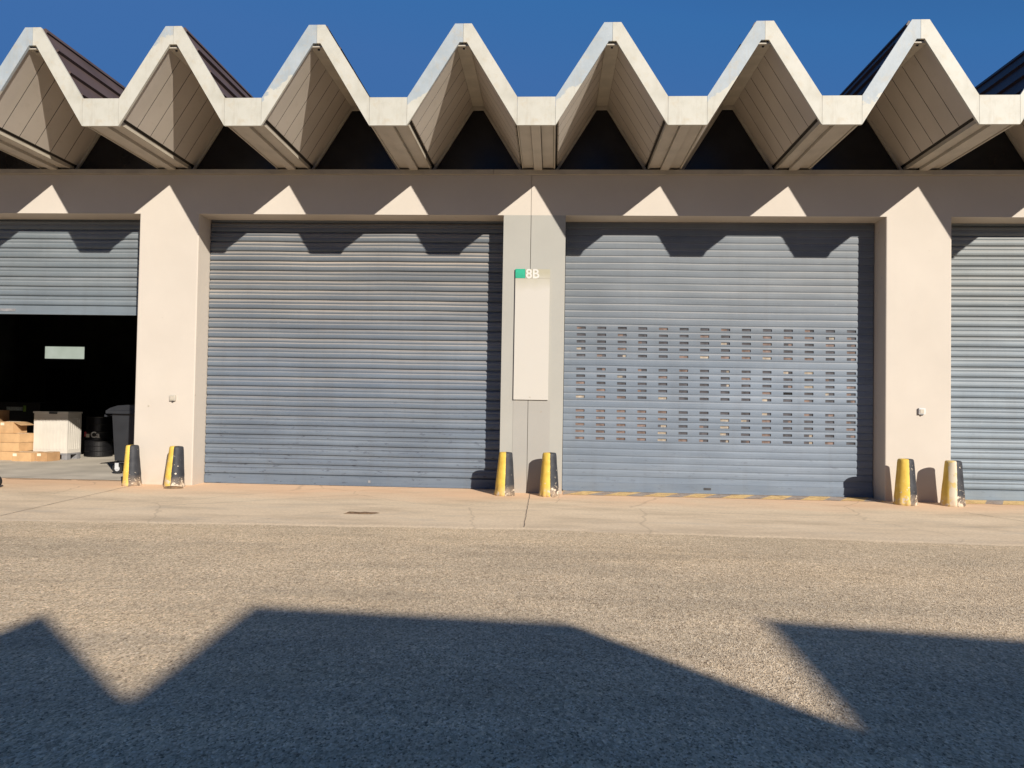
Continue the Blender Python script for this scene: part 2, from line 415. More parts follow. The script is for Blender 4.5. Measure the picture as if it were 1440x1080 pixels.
# concrete apron with a ragged front edge
bm = bmesh.new()
n = 1100; top = []; bot = []
for i in range(n + 1):
    x = -19 + 32.5 * i / n
    key = [(-19.01, -3.3), (-5.3, -3.31), (0, -3.03), (4.8, -3.27), (13.51, -3.3)]
    for (xa, ya), (xb, yb) in zip(key, key[1:]):
        if xa <= x <= xb: y = ya + (yb - ya) * (x - xa) / (xb - xa); break
    y += .045 * noise.noise(Vector((x * 1.3, 0, 0))) + .022 * noise.noise(Vector((x * 7, 3, 0))) + .03 * noise.noise(Vector((x * 15, 5, 0)))
    top.append((bm.verts.new((x, y, 0)), bm.verts.new((x, y - .16, -.013)), bm.verts.new((x, .4, 0))))
for a, b in zip(top, top[1:]):
    bm.faces.new((a[0], b[0], b[2], a[2])); bm.faces.new((a[1], b[1], b[0], a[0]))
tag(finish('concrete_apron', bm, M['slab']), 'dusty concrete apron along the doors', 'ground', kind='structure')
tag(sheet('interior_floor', [(-16.4, .4), (11.1, .4), (11.1, 12.0), (-16.4, 12.0)], .004, M['floor']), 'grey concrete floor inside the open bay', 'floor', kind='structure')
# joints in the apron
bm = bmesh.new()
def joint(bm, x0, y0, x1, y1, w=.012, nseg=24, amp=.012):
    prev = None
    for i in range(nseg + 1):
        t = i / nseg; x = x0 + (x1-x0)*t; y = y0 + (y1-y0)*t
        d = amp * noise.noise(Vector((x*6, y*6, 2)))
        dx, dy = (y1-y0), -(x1-x0); l = math.hypot(dx, dy); dx /= l; dy /= l
        ww = w * (.6 + .6 * abs(noise.noise(Vector((x*9, y*9, 8)))) )
        a = bm.verts.new((x + dx*(d-ww), y + dy*(d-ww), .004)); b = bm.verts.new((x + dx*(d+ww), y + dy*(d+ww), .004))
        if prev: bm.faces.new((prev[0], a, b, prev[1]))
        prev = (a, b)
joint(bm, .0, -.02, .02, -3.0, .005)
joint(bm, BAY + .1, -1.0, BAY + 1.1, -3.2, .006, amp=.05)
joint(bm, -BAY - .35, .1, -BAY - .1, -3.25, .006)
joint(bm, -2*BAY + HW, .33, -8.0, .30, .02, amp=.03); joint(bm, -7.9, .27, -6.9, .31, .022, amp=.03); joint(bm, -6.8, .30, -5.95, .34, .016, amp=.03)
tag(finish('slab_joint', bm, M['joint']), 'thin dark joints running across the concrete apron', 'joint', kind='structure')
for xa, xb in ((HW + .02, BAY - HW - .02), (BAY + HW + .02, 2*BAY - HW)):
    y0, y1 = (-.10, .375)
    bm = bmesh.new(); bm.faces.new([bm.verts.new(p) for p in ((xa, y0, .0045), (xb, y0, .0045), (xb, y1, .0045), (xa, y1, .0045))])
    tag(finish('threshold_marking', bm, M['marking']), 'worn yellow and grey striped paint on the door threshold', 'marking', kind='structure')

# ------------------------------------------------------------------ the warehouse
W = tag(empty('warehouse', (0, 0, 0)), 'cream warehouse with zigzag folded roof and grey roller doors', 'building')
XL, XR = -3*BAY - HW, 2*BAY + HW
bm = bmesh.new()
for a, b in ((XL, -.055), (-.049, XR)): box(bm, a, b, 0, .46, ZB, 4.53)
finish('lintel_beam', bm, M['cream'], W)
bm = bmesh.new(); box(bm, XL - .03, -.60, -.045, .30, 4.532, ZT); box(bm, -.595, 2.9, -.045, .30, 4.532, ZT); box(bm, 2.904, XR + .03, -.045, .30, 4.532, ZT)
finish('beam_coping', bm, M['trim'], W, bev=.006)
def pillar(k):
    c = k * BAY; bm = bmesh.new()
    if k == 0:
        box(bm, c - HW, -.055, 0, .55, 0, ZB); box(bm, -.049, c + HW, 0, .55, 0, ZB)
    else: box(bm, c - HW, c + HW, 0, .55, 0, ZB)
    es = [e for e in bm.edges if abs(e.verts[0].co.z - e.verts[1].co.z) > 1]
    bmesh.ops.bevel(bm, geom=es, offset=.02 if k else .006, segments=3, affect='EDGES', profile=.6)
    o = finish('pillar', bm, M['greypaint' if k == 0 else 'cream'], W)
    if k == 0:
        tag(o, 'grey painted pillar with a dark vertical joint')
        bm = bmesh.new(); box(bm, -.262, -.056, -.004, .01, .0, 1.312); box(bm, -.048, .262, -.004, .01, .0, 1.312)
        finish('darker_middle', bm, M['greypanel'], o)  # slightly darker middle of the pillar face, below the sign
    return o
for k in range(-3, 3): pillar(k)
bm = bmesh.new(); box(bm, -.055, -.049, .02, .4, 0, 4.53); finish('expansion_joint', bm, M['joint'], W)

# roller shutters ----------------------------------------------------
PROF_DEEP = [(0, -22), (.045, -26), (.09, -22), (.13, -5), (.20, 4), (.36, 8), (.52, 6), (.60, 2), (.64, -2), (.68, -2), (.72, 2), (.80, 6), (.91, 2), (.96, -8)]
PROF_FLAT = [(0, -7), (.06, -8), (.10, -1), (.18, 1.5), (.5, 3), (.84, 1.5), (.93, -1.5)]
def wob(x, z, s, k):
    return k * (.006 * noise.noise(Vector((x * .55, z * .35, s))) + .0035 * noise.noise(Vector((x * 1.7, z * 1.3, s + 5))))
def wobz(x, z, s, k):
    return k * (.012 * noise.noise(Vector((x * .45, z * .25, s + 11))) + .004 * noise.noise(Vector((x * 1.4, z * 2.1, s + 17))))
def curtain(name, x0, x1, zb, zt, pitch, prof, mat, seed, k=1., ybase=RD, anchor=None, slots=None, parent=None, bar=.13):
    """one hanging curtain of interlocked slats"""
    bm = bmesh.new()
    xs = sorted(set([round(x0 + (x1-x0)*i/44, 4) for i in range(45)]))
    cells = set()
    if slots:
        cols, rows, sw, sh = slots
        for cx in cols: xs += [cx - sw/2, cx + sw/2]
        xs = sorted(set(xs))
    zs = []
    z = zb + bar if anchor is None else anchor
    while z > zb + bar: z -= pitch
    while z < zb + bar - 1e-4: z += pitch
    start = z
    while z < zt:
        for f, d in prof: zs.append((z + f*pitch, d/1000.))
        z += pitch
    if anchor is not None and start - (zb + bar) > .004: zs.insert(0, (zb + bar + .001, .002))
    if slots:
        extra = []
        for rz in rows: extra += [(rz - sh/2, .0025), (rz + sh/2, .0025)]
        zs = [q for q in zs if not any(abs(q[0] - e[0]) < .004 for e in extra)] + extra
        zs.sort()
    grid = []
    for (zz, d) in zs:
        grid.append([bm.verts.new((x, ybase - d + wob(x, zz, seed, k), zz + (wobz(x, zz, seed, k) if zz > zb + bar + .05 else 0))) for x in xs])
    for j in range(len(zs) - 1):
        zm = (zs[j][0] + zs[j+1][0]) / 2
        inrow = slots and any(abs(zm - rz) < sh/2 for rz in rows)
        for i in range(len(xs) - 1):
            if inrow:
                xm = (xs[i] + xs[i+1]) / 2
                if any(abs(xm - cx) < sw/2 for cx in cols): continue
            bm.faces.new((grid[j][i], grid[j][i+1], grid[j+1][i+1], grid[j+1][i]))
    o = finish(name, bm, mat, parent)
    for p in o.data.polygons: p.use_smooth = False
    return o
def door(x0, x1, zb, pitch, prof, mat, seed, label, k=1., anchor=None, slots=None):
    d = empty('roller_door', (0, 0, 0)); d.parent = W; tag(d, label)
    c = curtain('slat_curtain', x0 + .012, x1 - .012, zb, ZB + .10, pitch, prof, mat, seed, k, anchor=anchor, slots=slots, parent=d)
    bm = bmesh.new(); box(bm, x0 + .012, x1 - .012, RD - .012, RD + .02, zb + .002, zb + .13)
    box(bm, x0 + .02, x1 - .02, RD - .024, RD - .012, zb + .002, zb + .026)
    finish('bottom_bar', bm, mat, d, bev=.003)
    for xg, s in ((x0, 1), (x1, -1)):
        bm = bmesh.new(); a, b = sorted((xg + s*.001, xg + s*.045)); box(bm, a, b, RD + .03, RD + .09, 0.006, ZB + .1)
        finish('guide_rail', bm, M['steel'], d)
    return d
x = -3*BAY
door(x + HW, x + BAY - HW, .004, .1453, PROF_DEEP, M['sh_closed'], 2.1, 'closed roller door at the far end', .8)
x = -2*BAY
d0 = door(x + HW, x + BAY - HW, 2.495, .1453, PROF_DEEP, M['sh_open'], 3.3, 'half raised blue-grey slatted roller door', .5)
bm = bmesh.new(); box(bm, -8.20, -7.9, RD - .018, RD - .0125, 2.54, 2.58); finish('handle', bm, M['pallet'], d0, bev=.002)
x = -BAY
d1 = door(x + HW, x + BAY - HW, .004, .1453, PROF_DEEP, M['sh_closed'], 8.1, 'closed blue-grey roller door of deep tan-edged slats', 1.1)
bm = bmesh.new(); box(bm, -2.41, -2.375, RD - .02, RD - .0125, .055, .09); finish('lock', bm, M['pallet'], d1, bev=.004)
x = 0
rows = [2.388 - .1009*i for i in range(17) if i % 6 != 5]
cols = [.700 + .2985*i for i in range(14)]
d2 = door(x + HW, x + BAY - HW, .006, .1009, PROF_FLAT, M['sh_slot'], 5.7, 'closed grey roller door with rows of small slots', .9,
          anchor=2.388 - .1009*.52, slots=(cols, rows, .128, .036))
bm = bmesh.new(); box(bm, 2.50, 2.60, RD - .02, RD - .0125, .06, .09); finish('lock', bm, M['steel'], d2, bev=.004)
# plates seen through the slots (one pattern over the whole door)
bm = bmesh.new(); rr = random.Random(12)
def slotcol(ci, ri):
    g, r = divmod(ri, 5)
    if g == 2 and ci < 5: return 1 if (ci < 4 or r < 2) and rr.random() < .9 else 2
    if g == 2 and ci in (7, 9) : return rr.choice([0, 1, 2])
    if g == 1 and (ci, r) in ((7, 0), (10, 0), (11, 0), (7, 2), (12, 3), (0, 4), (4, 4), (11, 2)): return 2
    if g == 1 and (ci, r) == (10, 3): return 3
    if g == 0 and r == 4 and ci in (5, 6, 7, 8, 9, 10): return 2 if ci in (6, 9) else 1
    if g == 0 and ci in (9, 11) and rr.random() < .5: return 1
    return 0 if rr.random() < .86 else 1
# one connected sheet close behind the slats, each cell with the colour seen through its slot
gx = [cols[0] - .15]; cm = []
for ci, cx in enumerate(cols):
    j = rr.uniform(-.02, .03); gx += [cx + j, cx + .149]; cm += [(ci, 0), (ci, 1)]
gz = [rows[-1] - .05] + [rz + .05 for rz in reversed(rows)]
gv = [[bm.verts.new((x, RD + .011 + wob(x, z, 5.7, .9), z)) for x in gx] for z in gz]
for j in range(len(gz) - 1):
    ri = len(rows) - 1 - j
    for ci in range(len(cols)):
        s_ = slotcol(ci, ri); o_ = s_
        if s_ == 0 and rr.random() < .22: o_ = rr.choice([1, 1, 2])
        elif s_ in (1, 2) and rr.random() < .5: o_ = 0 if s_ == 2 else 1
        pair = (s_, o_) if rr.random() < .5 else (o_, s_)
        for h in (0, 1):
            i = ci*2 + h
            bm.faces.new((gv[j][i], gv[j][i+1], gv[j+1][i+1], gv[j+1][i])).material_index = pair[h]
finish('slot_backing', bm, [M['slot_dark'], M['slot_rust'], M['slot_tan'], M['slot_black']], d2)
x = BAY
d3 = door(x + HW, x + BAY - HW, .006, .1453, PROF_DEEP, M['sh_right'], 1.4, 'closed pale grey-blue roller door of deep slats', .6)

# folded roof --------------------------------------------------------
YB = 12.4
I0 = -9
NF = range(I0, 7)          # valleys
VH, RH = .228, .045
def slope_pts(vx, side):   # fascia slope piece from the valley at vx to the neighbouring peak
    s = side; g = .0015
    return [(vx + s*(VH + g), 4.58), (vx + s*(VH + g), 4.92), (vx + s*(P/2 - .10), 5.81), (vx + s*(P/2 - g), 5.81), (vx + s*(P/2 - g), 5.585), (vx + s*(P/2 - RH), 5.585)]
peel = {-3: 1, -2: 0, -1: 2, 0: 3, 1: 4}
for i in NF:
    vx = VX + i*P
    fo = empty('roof_fold', (vx, 0, 0)); fo.parent = W
    # fascia
    fa = bmesh.new(); prism(fa, [(-VH + .0015, 4.58), (VH - .0015, 4.58), (VH - .0015, 4.92), (-VH + .0015, 4.92)], YF, YF + .035)
    finish('valley_fascia', fa, M['fascia'], fo, bev=.002)
    for s in (-1, 1):
        if (i == I0 and s < 0) or (i == 6 and s > 0): continue
        fa = bmesh.new(); prism(fa, slope_pts(0, s), YF, YF + .035)
        # slope rising to the right of a valley forms the left side of a peak: these are the peeling ones
        m = M['fascia'] if s < 0 else M['fascia_peel'][(i + 9) % 7]
        finish('slope_fascia', fa, m, fo, bev=.002)
    # valley soffit: two flat trays and a proud rib
    for a, b in ((-.218, -.073), (.058, .205)):
        bm = bmesh.new(); box(bm, a, b, YF + .037, .06, 4.625, 4.66)
        t = finish('soffit_panel', bm, M['soffit'], fo, bev=.003)
    bm = bmesh.new(); box(bm, -.066, .050, YF + .037, -.047, 4.587, 4.65); finish('rib', bm, M['soffit'], fo, bev=.002)
    bm = bmesh.new(); box(bm, .210, .232, YF + .037, .06, 4.612, 4.665); box(bm, -.2345, -.2195, YF + .037, .06, 4.612, 4.665)
    finish('edge_trim', bm, M['trim'], fo, bev=.002)
    for xx in (-.185, -.098, .085, .185):
        bm = bmesh.new(); ring_lathe(bm, [(.008, 0), (.008, .008)], 8, xx, YF + .09, 4.618)
        finish('screw', bm, M['steel'], fo)
    # sloping soffit boards on both sides of the valley
    for s in (-1, 1):
        if (i == I0 and s < 0) or (i == 6 and s > 0): continue
        A = Vector((s*.272, 4.684)); B = Vector((s*.806, 5.555)); d = (B - A).normalized()
        nrm = Vector((-d.y, d.x)) if s > 0 else Vector((d.y, -d.x))   # towards the outside (up over the valley)
        bm = bmesh.new(); y = YF + .04; nb = 6; wd = (.09 - y) / nb
        for q in range(nb):
            pa = [A, B, B + nrm*.02, A + nrm*.02]
            prism(bm, [(p.x, p.y) for p in pa], y + .005, y + wd - .005, 0, 1); y += wd
        finish('soffit_boards', bm, [M['board'], M['groove']], fo)
    # ridge channel and gable window over the bay to the right
    if i < 6:
        rx = P/2
        bm = bmesh.new(); box(bm, rx - .082, rx + .082, YF + .037, .09, 5.552, 5.575)
        finish('ridge_channel', bm, M['trim'], fo, bev=.002)
        bm = bmesh.new(); box(bm, rx - .012, rx + .012, YF + .08, YF + .10, 5.538, 5.552); finish('screw', bm, M['steel'], fo)
        xa, xb = .236, .806; za, zb_ = 4.54, 5.53
        gw = empty('gable_window', (0, 0, 0)); gw.parent = fo
        bm = bmesh.new(); prism(bm, [(xa - .05, 4.50), (P - xa + .05, 4.50), (P - xb - .01, 5.56), (xb + .01, 5.56)], .10, .115)
        finish('pane', bm, M['glass'], gw)
        bm = bmesh.new()
        def strip(p, q, w):
            d = (Vector(q) - Vector(p)).normalized(); nn = Vector((-d.y, d.x))*w
            prism(bm, [p, q, (q[0]+nn.x, q[1]+nn.y), (p[0]+nn.x, p[1]+nn.y)], .065, .099)
        strip((xa - .04, 4.56), (xb, 5.55), -.035); strip((P - xa + .04, 4.56), (P - xb, 5.55), .035)
        box(bm, xb + .005, P - xb - .005, .060, .095, 5.50, 5.549)
        finish('frame', bm, M['trim'], gw)
# roof core and brown sheeting: one long folded slab each
def zig(valley_half, zv, ridge_half, zr):
    pts = []
    for i in NF:
        vx = VX + i*P
        if i > I0: pts.append((vx - P/2 + ridge_half, zr)); pts.append((vx - valley_half, zv))
        else: pts.append((vx - valley_half, zv))
        pts.append((vx + valley_half, zv))
        if i < 6: pts.append((vx + P/2 - ridge_half, zr))
    return pts
bm = bmesh.new()
lo = zig(.225, 4.665, .095, 5.59); up = zig(.19, 4.74, .07, 5.79)
# inner (lo): above the soffit boards; outer (up)
for (ptsA, ptsB, y0, y1) in ((lo, up, YF + .036, YB),):
    a0 = [bm.verts.new((x, y0, z)) for x, z in ptsA]; a1 = [bm.verts.new((x, y1, z)) for x, z in ptsA]
    b0 = [bm.verts.new((x, y0, z)) for x, z in ptsB]; b1 = [bm.verts.new((x, y1, z)) for x, z in ptsB]
    for i in range(len(ptsA) - 1):
        bm.faces.new((a0[i], a0[i+1], a1[i+1], a1[i])); bm.faces.new((b0[i], b1[i], b1[i+1], b0[i+1]))
        bm.faces.new((a0[i], b0[i], b0[i+1], a0[i+1])); bm.faces.new((a1[i], a1[i+1], b1[i+1], b1[i]))
    bm.faces.new((a0[0], a1[0], b1[0], b0[0])); bm.faces.new((a0[-1], b0[-1], b1[-1], a1[-1]))
finish('roof_core', bm, M['groove'], W)
bm = bmesh.new()
sh = zig(.185, 4.765, .075, 5.835)
a0 = [bm.verts.new((x, YF + .09, z)) for x, z in sh]; a1 = [bm.verts.new((x, YB, z)) for x, z in sh]
b0 = [bm.verts.new((x, YF + .09, z - .02)) for x, z in sh]; b1 = [bm.verts.new((x, YB, z - .02)) for x, z in sh]
for i in range(len(sh) - 1):
    bm.faces.new((a0[i], a1[i], a1[i+1], a0[i+1])); bm.faces.new((b0[i], b0[i+1], b1[i+1], b1[i]))
    bm.faces.new((b0[i], a0[i], a0[i+1], b0[i+1])); bm.faces.new((b1[i], b1[i+1], a1[i+1], a1[i]))
for i in NF:     # standing seams and a ridge roll on the brown sheeting
    vx = VX + i*P
    for s in (-1, 1):
        if (i == I0 and s < 0) or (i == 6 and s > 0): continue
        A = Vector((vx + s*.185, 4.765)); B = Vector((vx + s*(P/2 - .075), 5.835)); d = (B - A).normalized()
        nn = Vector((-d.y, d.x)) if s > 0 else Vector((d.y, -d.x))
        for t in (.22, .48, .74):
            c = A.lerp(B, t); q = [c - d*.02, c + d*.02, c + d*.012 + nn*.035, c - d*.012 + nn*.035]
            prism(bm, [(p.x, p.y) for p in q], YF + .10, YB)
        q = [B - d*.06, B, B + nn*.022, B - d*.06 + nn*.022]
        prism(bm, [(p.x, p.y) for p in q], YF + .095, YB)
finish('roof_sheet', bm, M['brown'], W)
# remaining shell: end walls, back wall, party walls
bm = bmesh.new(); box(bm, XL - .02, XL + .28, .47, 12.3, .0, 4.70); finish('end_wall', bm, M['cream'], W)
bm = bmesh.new(); box(bm, XR - .28, XR + .02, .47, 12.3, .0, 4.70); finish('end_wall', bm, M['cream'], W)
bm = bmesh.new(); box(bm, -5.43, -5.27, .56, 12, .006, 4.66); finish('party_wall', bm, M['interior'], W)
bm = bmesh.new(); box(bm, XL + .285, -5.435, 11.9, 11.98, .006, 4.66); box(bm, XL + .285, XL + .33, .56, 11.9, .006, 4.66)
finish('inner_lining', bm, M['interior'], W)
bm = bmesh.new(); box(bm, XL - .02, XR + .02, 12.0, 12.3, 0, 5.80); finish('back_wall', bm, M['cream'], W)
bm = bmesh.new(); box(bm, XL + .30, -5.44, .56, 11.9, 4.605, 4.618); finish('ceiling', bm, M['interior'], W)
# small window high at the back of the open bay
wi = empty('window', (0, 0, 0)); wi.parent = W

bm = bmesh.new(); box(bm, -15.27, -14.03, 11.86, 11.88, 2.39, 2.76)
finish('pane', bm, M['pane'], wi)
bm = bmesh.new(); box(bm, -15.33, -13.97, 11.865, 11.898, 2.33, 2.389); box(bm, -15.33, -13.97, 11.865, 11.898, 2.761, 2.82)
box(bm, -15.33, -15.271, 11.865, 11.898, 2.389, 2.761); box(bm, -14.029, -13.97, 11.865, 11.898, 2.389, 2.761)
finish('frame', bm, M['steel'], wi)
idr = empty('door', (0, 0, 0)); idr.parent = W
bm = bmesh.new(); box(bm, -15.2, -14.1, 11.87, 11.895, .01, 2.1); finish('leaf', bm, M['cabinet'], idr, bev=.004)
bm = bmesh.new(); box(bm, -15.27, -15.205, 11.85, 11.898, .01, 2.17); box(bm, -14.095, -14.03, 11.85, 11.898, .01, 2.17); box(bm, -15.204, -14.096, 11.85, 11.898, 2.105, 2.17); finish('frame', bm, M['steel'], idr)

# ------------------------------------------------------------------ bollards
def bollard_mesh(r0, r1, h, seed, mat):
    bm = bmesh.new()
    prof = [(r0*1.03, -.01), (r0*1.0, .03)] + [(r0 + (r1-r0)*t, h*t) for t in (.15, .3, .45, .6, .75, .9, .965)] + [(r1*.97, h*.985), (r1*.88, h*.998), (r1*.5, h*1.004)]
    ring_lathe(bm, prof, 56)
    for v in bm.verts:
        p = v.co; n = Vector((p.x, p.y, 0)); l = n.length or 1
        a = .0035 * noise.noise(p*14 + Vector((seed, 0, 0))) + .002*noise.noise(p*34 + Vector((seed, 4, 0)))
        chip = max(0, noise.noise(p*16 + Vector((seed*3, 9, 0))) - .12) * .05 * max(0, 1 - p.z/.16)
        n = n / l
        v.co = p + n * (a - chip)
    me_o = finish('bollard', bm, mat, None, smooth=True)
    return me_o
BG = 'yellow and black concrete bollards guarding the door pillars'
spec = [  # x, base front y, r, h, tilt, spin, material, label
    (-5.70, -.30, .13, .575, (0, -.012), 0.10, 'bollard', 'yellow and black concrete bollard beside the open door, leftmost of all the bollards'),
    (-5.055, -.355, .14, .575, (-.01, .03), 0.05, 'bollard_b', 'bollard with a badly chipped base in front of the cream pillar by the open door'),
    (-.345, -.44, .14, .59, (0, .015), .06, 'bollard', 'clean yellow and black bollard at the left corner of the grey pillar'),
    (.27, -.43, .14, .595, (0, -.01), .08, 'bollard_b', 'yellow and black bollard at the right corner of the grey pillar'),
    (5.04, -.46, .15, .61, (0, 0), -.03, 'bollard_b', 'mostly yellow bollard left of the socket on the right hand cream pillar'),
    (5.65, -.47, .15, .60, (0, .01), -.1, 'bollard_c', 'rightmost bollard with a bare white strip between its yellow and black'),
]
for i, (x, yf, r, h, tl, sp, m, lab) in enumerate(spec):
    o = bollard_mesh(r, r*.66, h, i*3.7, M[m])
    o.location = (x, yf + r, 0); o.rotation_euler = (tl[0], tl[1], sp)
    tag(o, lab, 'bollard', BG)
def chip(name, pts, h, loc, rz, mat, label, cat):
    bm = bmesh.new()
    a = [bm.verts.new((x, y, 0)) for x, y in pts]; b = [bm.verts.new((x*.8, y*.8, h*(.7 + .5*random.random()))) for x, y in pts]
    bm.faces.new(a[::-1]); bm.faces.new(b)
    for i in range(len(pts)): bm.faces.new((a[i], a[(i+1) % len(pts)], b[(i+1) % len(pts)], b[i]))
    o = finish(name, bm, mat); o.location = loc; o.rotation_euler = (0, 0, rz); tag(o, label, cat); return o
chip('rubble', [(-.12, -.03), (-.02, -.055), (.09, -.03), (.14, .02), (.03, .045), (-.08, .03)], .03, (-4.97, -.42, .004), .15, M['debris'], 'dark broken scrap at the foot of the chipped bollard', 'rubble')
chip('debris', [(-.19, -.05), (-.10, -.045), (.02, -.06), (.12, -.05), (.16, -.01), (.21, .05), (.12, .035), (.05, .05), (-.02, .04), (-.08, .055), (-.17, .05), (-.15, .01)], .012, (-1.84, -2.33, .003), .03, M['debris'], 'flat brown scrap lying on the concrete apron', 'debris')

# ------------------------------------------------------------------ sign and sockets
sg = tag(empty('building_sign', (-.014, 0, 1.32)), 'tall pale 8B board on the grey pillar', 'sign')
bm = bmesh.new(); box(bm, -.245, .245, -.030, -.006, 0, 1.725); finish('board', bm, M['sign'], sg, bev=.003)
bm = bmesh.new(); box(bm, -.105, .247, -.024, -.006, 1.728, 1.858); finish('top_strip', bm, M['sign'], sg, bev=.003)
bm = bmesh.new(); box(bm, -.245, -.107, -.032, -.006, 1.728, 1.858); finish('green_square', bm, M['green'], sg, bev=.002)
bm = bmesh.new(); box(bm, -.02, .0, -.034, -.0305, .03, .045); finish('screw', bm, M['box_grey'], sg)
text_mesh('lettering', '8B', .182, M['letter'], sg, (-.100, -.027, 1.730), sx=1.0, bold=.004)
def socket(x, z, label, hood):
    s = tag(empty('wall_socket', (x, 0, z)), label, 'socket', 'wall sockets on the pillars')
    bm = bmesh.new(); box(bm, -.042, .042, -.035, -.001, -.042, .042); finish('housing', bm, M['box_grey'] if hood else M['hub'], s, bev=.006)
    bm = bmesh.new(); box(bm, -.032, .022, -.044, -.0355, -.030, .026); finish('cover', bm, M['trim'], s, bev=.003)
    bm = bmesh.new(); cyl_axis(bm, (.0, -.02, -.052), .010, .02, 'x', 10); finish('gland', bm, M['steel'], s)
socket(-5.21, 1.262, 'small grey wall socket on the pillar beside the open door', True)
socket(5.385, 1.252, 'small pale wall socket on the pillar right of the slotted door', False)
bm = bmesh.new(); cyl_axis(bm, (-5.577, -.004, 1.14), .012, .008, 'y', 12)
tag(finish('wall_plug', bm, M['trim']), 'tiny round plug in the wall of the cream pillar by the open door', 'plug')

# ------------------------------------------------------------------ things in the open bay
FZ = .0045
def carton(x, y, w, d, h, rz, label, mat='cardboard', z=FZ, flap=False, tape=True):
    c = tag(empty('cardboard_box', (x, y, z), rz), label, 'box', 'cardboard boxes stacked in the open bay')
    bm = bmesh.new(); box(bm, -w/2, w/2, -d/2, d/2, 0, h); finish('carton', bm, M[mat], c, bev=.004)
    bm = bmesh.new(); box(bm, -w/2 + .01, w/2 - .01, -.025, .025, h + .0005, h + .003); box(bm, -w/2 - .0025, -w/2 - .0005, -.025, .025, h*.6, h)
    finish('tape', bm, M['tape'], c)
    if tape:
        bm = bmesh.new(); box(bm, -w/2 + .02, -w/2 + .10, -d/2 - .003, -d/2 - .0006, h - .07, h - .02); finish('label', bm, M['tape'], c)
    if flap:
        for s in (1,):
            bm = bmesh.new(); vs = [(w/2, -d/2, h), (w/2, d/2, h), (w/2 + .17, d/2, h - .06), (w/2 + .17, -d/2, h - .06)]
            a = [bm.verts.new(v) for v in vs]; b = [bm.verts.new((p[0], p[1], p[2] - .006)) for p in vs]
            bm.faces.new(a); bm.faces.new(b[::-1])
            for k in range(4): bm.faces.new((a[k], b[k], b[(k+1) % 4], a[(k+1) % 4]))
            finish('flap', bm, M['cardboard'], c)
    return c
carton(-9.75, 3.42, .40, .40, .165, -.06, 'flat cardboard box on the floor, left one of the two before the white crate')
carton(-9.40, 3.46, .23, .34, .17, -.10, 'flat cardboard box on the floor touching the corner of the white crate', 'cardboard_b')
carton(-10.28, 3.62, .62, .45, .165, -.08, 'bottom cardboard box of the stack nearest the opening')
carton(-10.26, 3.64, .66, .46, .165, -.04, 'middle cardboard box of the stack nearest the opening', z=FZ + .170)
carton(-10.24, 3.66, .64, .44, .17, -.10, 'third cardboard box up, under the open one', z=FZ + .340)
carton(-10.78, 3.78, .40, .40, .42, .05, 'tallest cardboard box on top of the left cardboard stack', 'cardboard_b', z=FZ + .53)
carton(-10.82, 3.78, .42, .42, .52, .02, 'plain cardboard box carrying the tallest box', z=FZ)
carton(-10.30, 3.72, .30, .34, .22, -.12, 'open cardboard box with a folded out flap on top of its stack', z=FZ + .513, flap=True)

def pallet_crate():
    rz = -.04
    p = tag(empty('pallet', (-9.55, 3.95, FZ), rz), 'grey pallet under the white crate', 'pallet')
    bm = bmesh.new(); box(bm, -.36, .36, -.21, .21, .10, .125)
    finish('deck', bm, M['pallet'], p, bev=.003)
    for xx in (-.30, 0, .30):
        for yy in (-.15, .15):
            bm = bmesh.new(); box(bm, xx-.055, xx+.055, yy-.055, yy+.055, .0, .0985); finish('block', bm, M['pallet'], p)
    c = tag(empty('plastic_crate', (-9.55, 3.95, FZ + .127), rz), 'big white ribbed plastic crate standing on a pallet', 'crate')
    bm = bmesh.new(); w, d, h = .355, .205, .78
    box(bm, -w, w, -d, d, 0, h)
    finish('body', bm, M['white_pl'], c, bev=.012)
    bm = bmesh.new()
    for k in range(9):
        xx = -w + .07 + k*(2*w - .14)/8; box(bm, xx-.012, xx+.012, -d - .007, -d - .0005, .07, h - .09)
    for k in range(6):
        yy = -d + .06 + k*(2*d - .12)/5; box(bm, w + .0005, w + .007, yy-.012, yy+.012, .07, h - .09)
    finish('ribs', bm, M['white_pl'], c, bev=.003)
    bm = bmesh.new(); box(bm, -w - .015, w + .015, -d - .015, d + .015, h + .001, h + .035); finish('lid', bm, M['white_pl'], c, bev=.008)
    bm = bmesh.new(); box(bm, -.03, .14, -d - .02, -d - .0155, h - .01, h + .03); finish('latch', bm, M['steel'], c)
pallet_crate()
def drum(x, y, r, h, z, label, mark=None, g='black drums behind the white crate'):
    d = tag(empty('drum', (x, y, z), .0), label, 'drum', g)
    bm = bmesh.new()
    ring_lathe(bm, [(r*.96, 0), (r, .02), (r, h*.33), (r*1.03, h*.35), (r, h*.37), (r, h*.64), (r*1.03, h*.66), (r, h*.68), (r, h - .03), (r*1.03, h - .015), (r*.98, h), (r*.9, h - .012)], 40)
    finish('body', bm, M['drum'], d, smooth=False)
    if mark:
        bm = bmesh.new(); ring_lathe(bm, [(.03, 0), (.03, .015)], 14, r*.5, 0, h - .01); finish('cap', bm, M['hub'], d)
        text_mesh('lettering', mark, .17, M['letter'], d, (-.02, -r - .014, .06), rot=(math.pi/2, 0, 0), bold=.003)
        bm = bmesh.new(); box(bm, -.20, -.13, -r*.80, -r*.80 + .004, .07, .17); finish('label', bm, M['red'], d)
        bm = bmesh.new(); box(bm, -.129, -.06, -r*.98, -r*.98 + .004, .06, .13); finish('label', bm, M['tape'], d)
drum(-9.20, 4.78, .27, .34, FZ, 'low black drum standing on the floor behind the white crate')
drum(-9.20, 4.78, .25, .50, FZ + .345, 'black drum with white lettering stacked on the low drum', 'Ca')
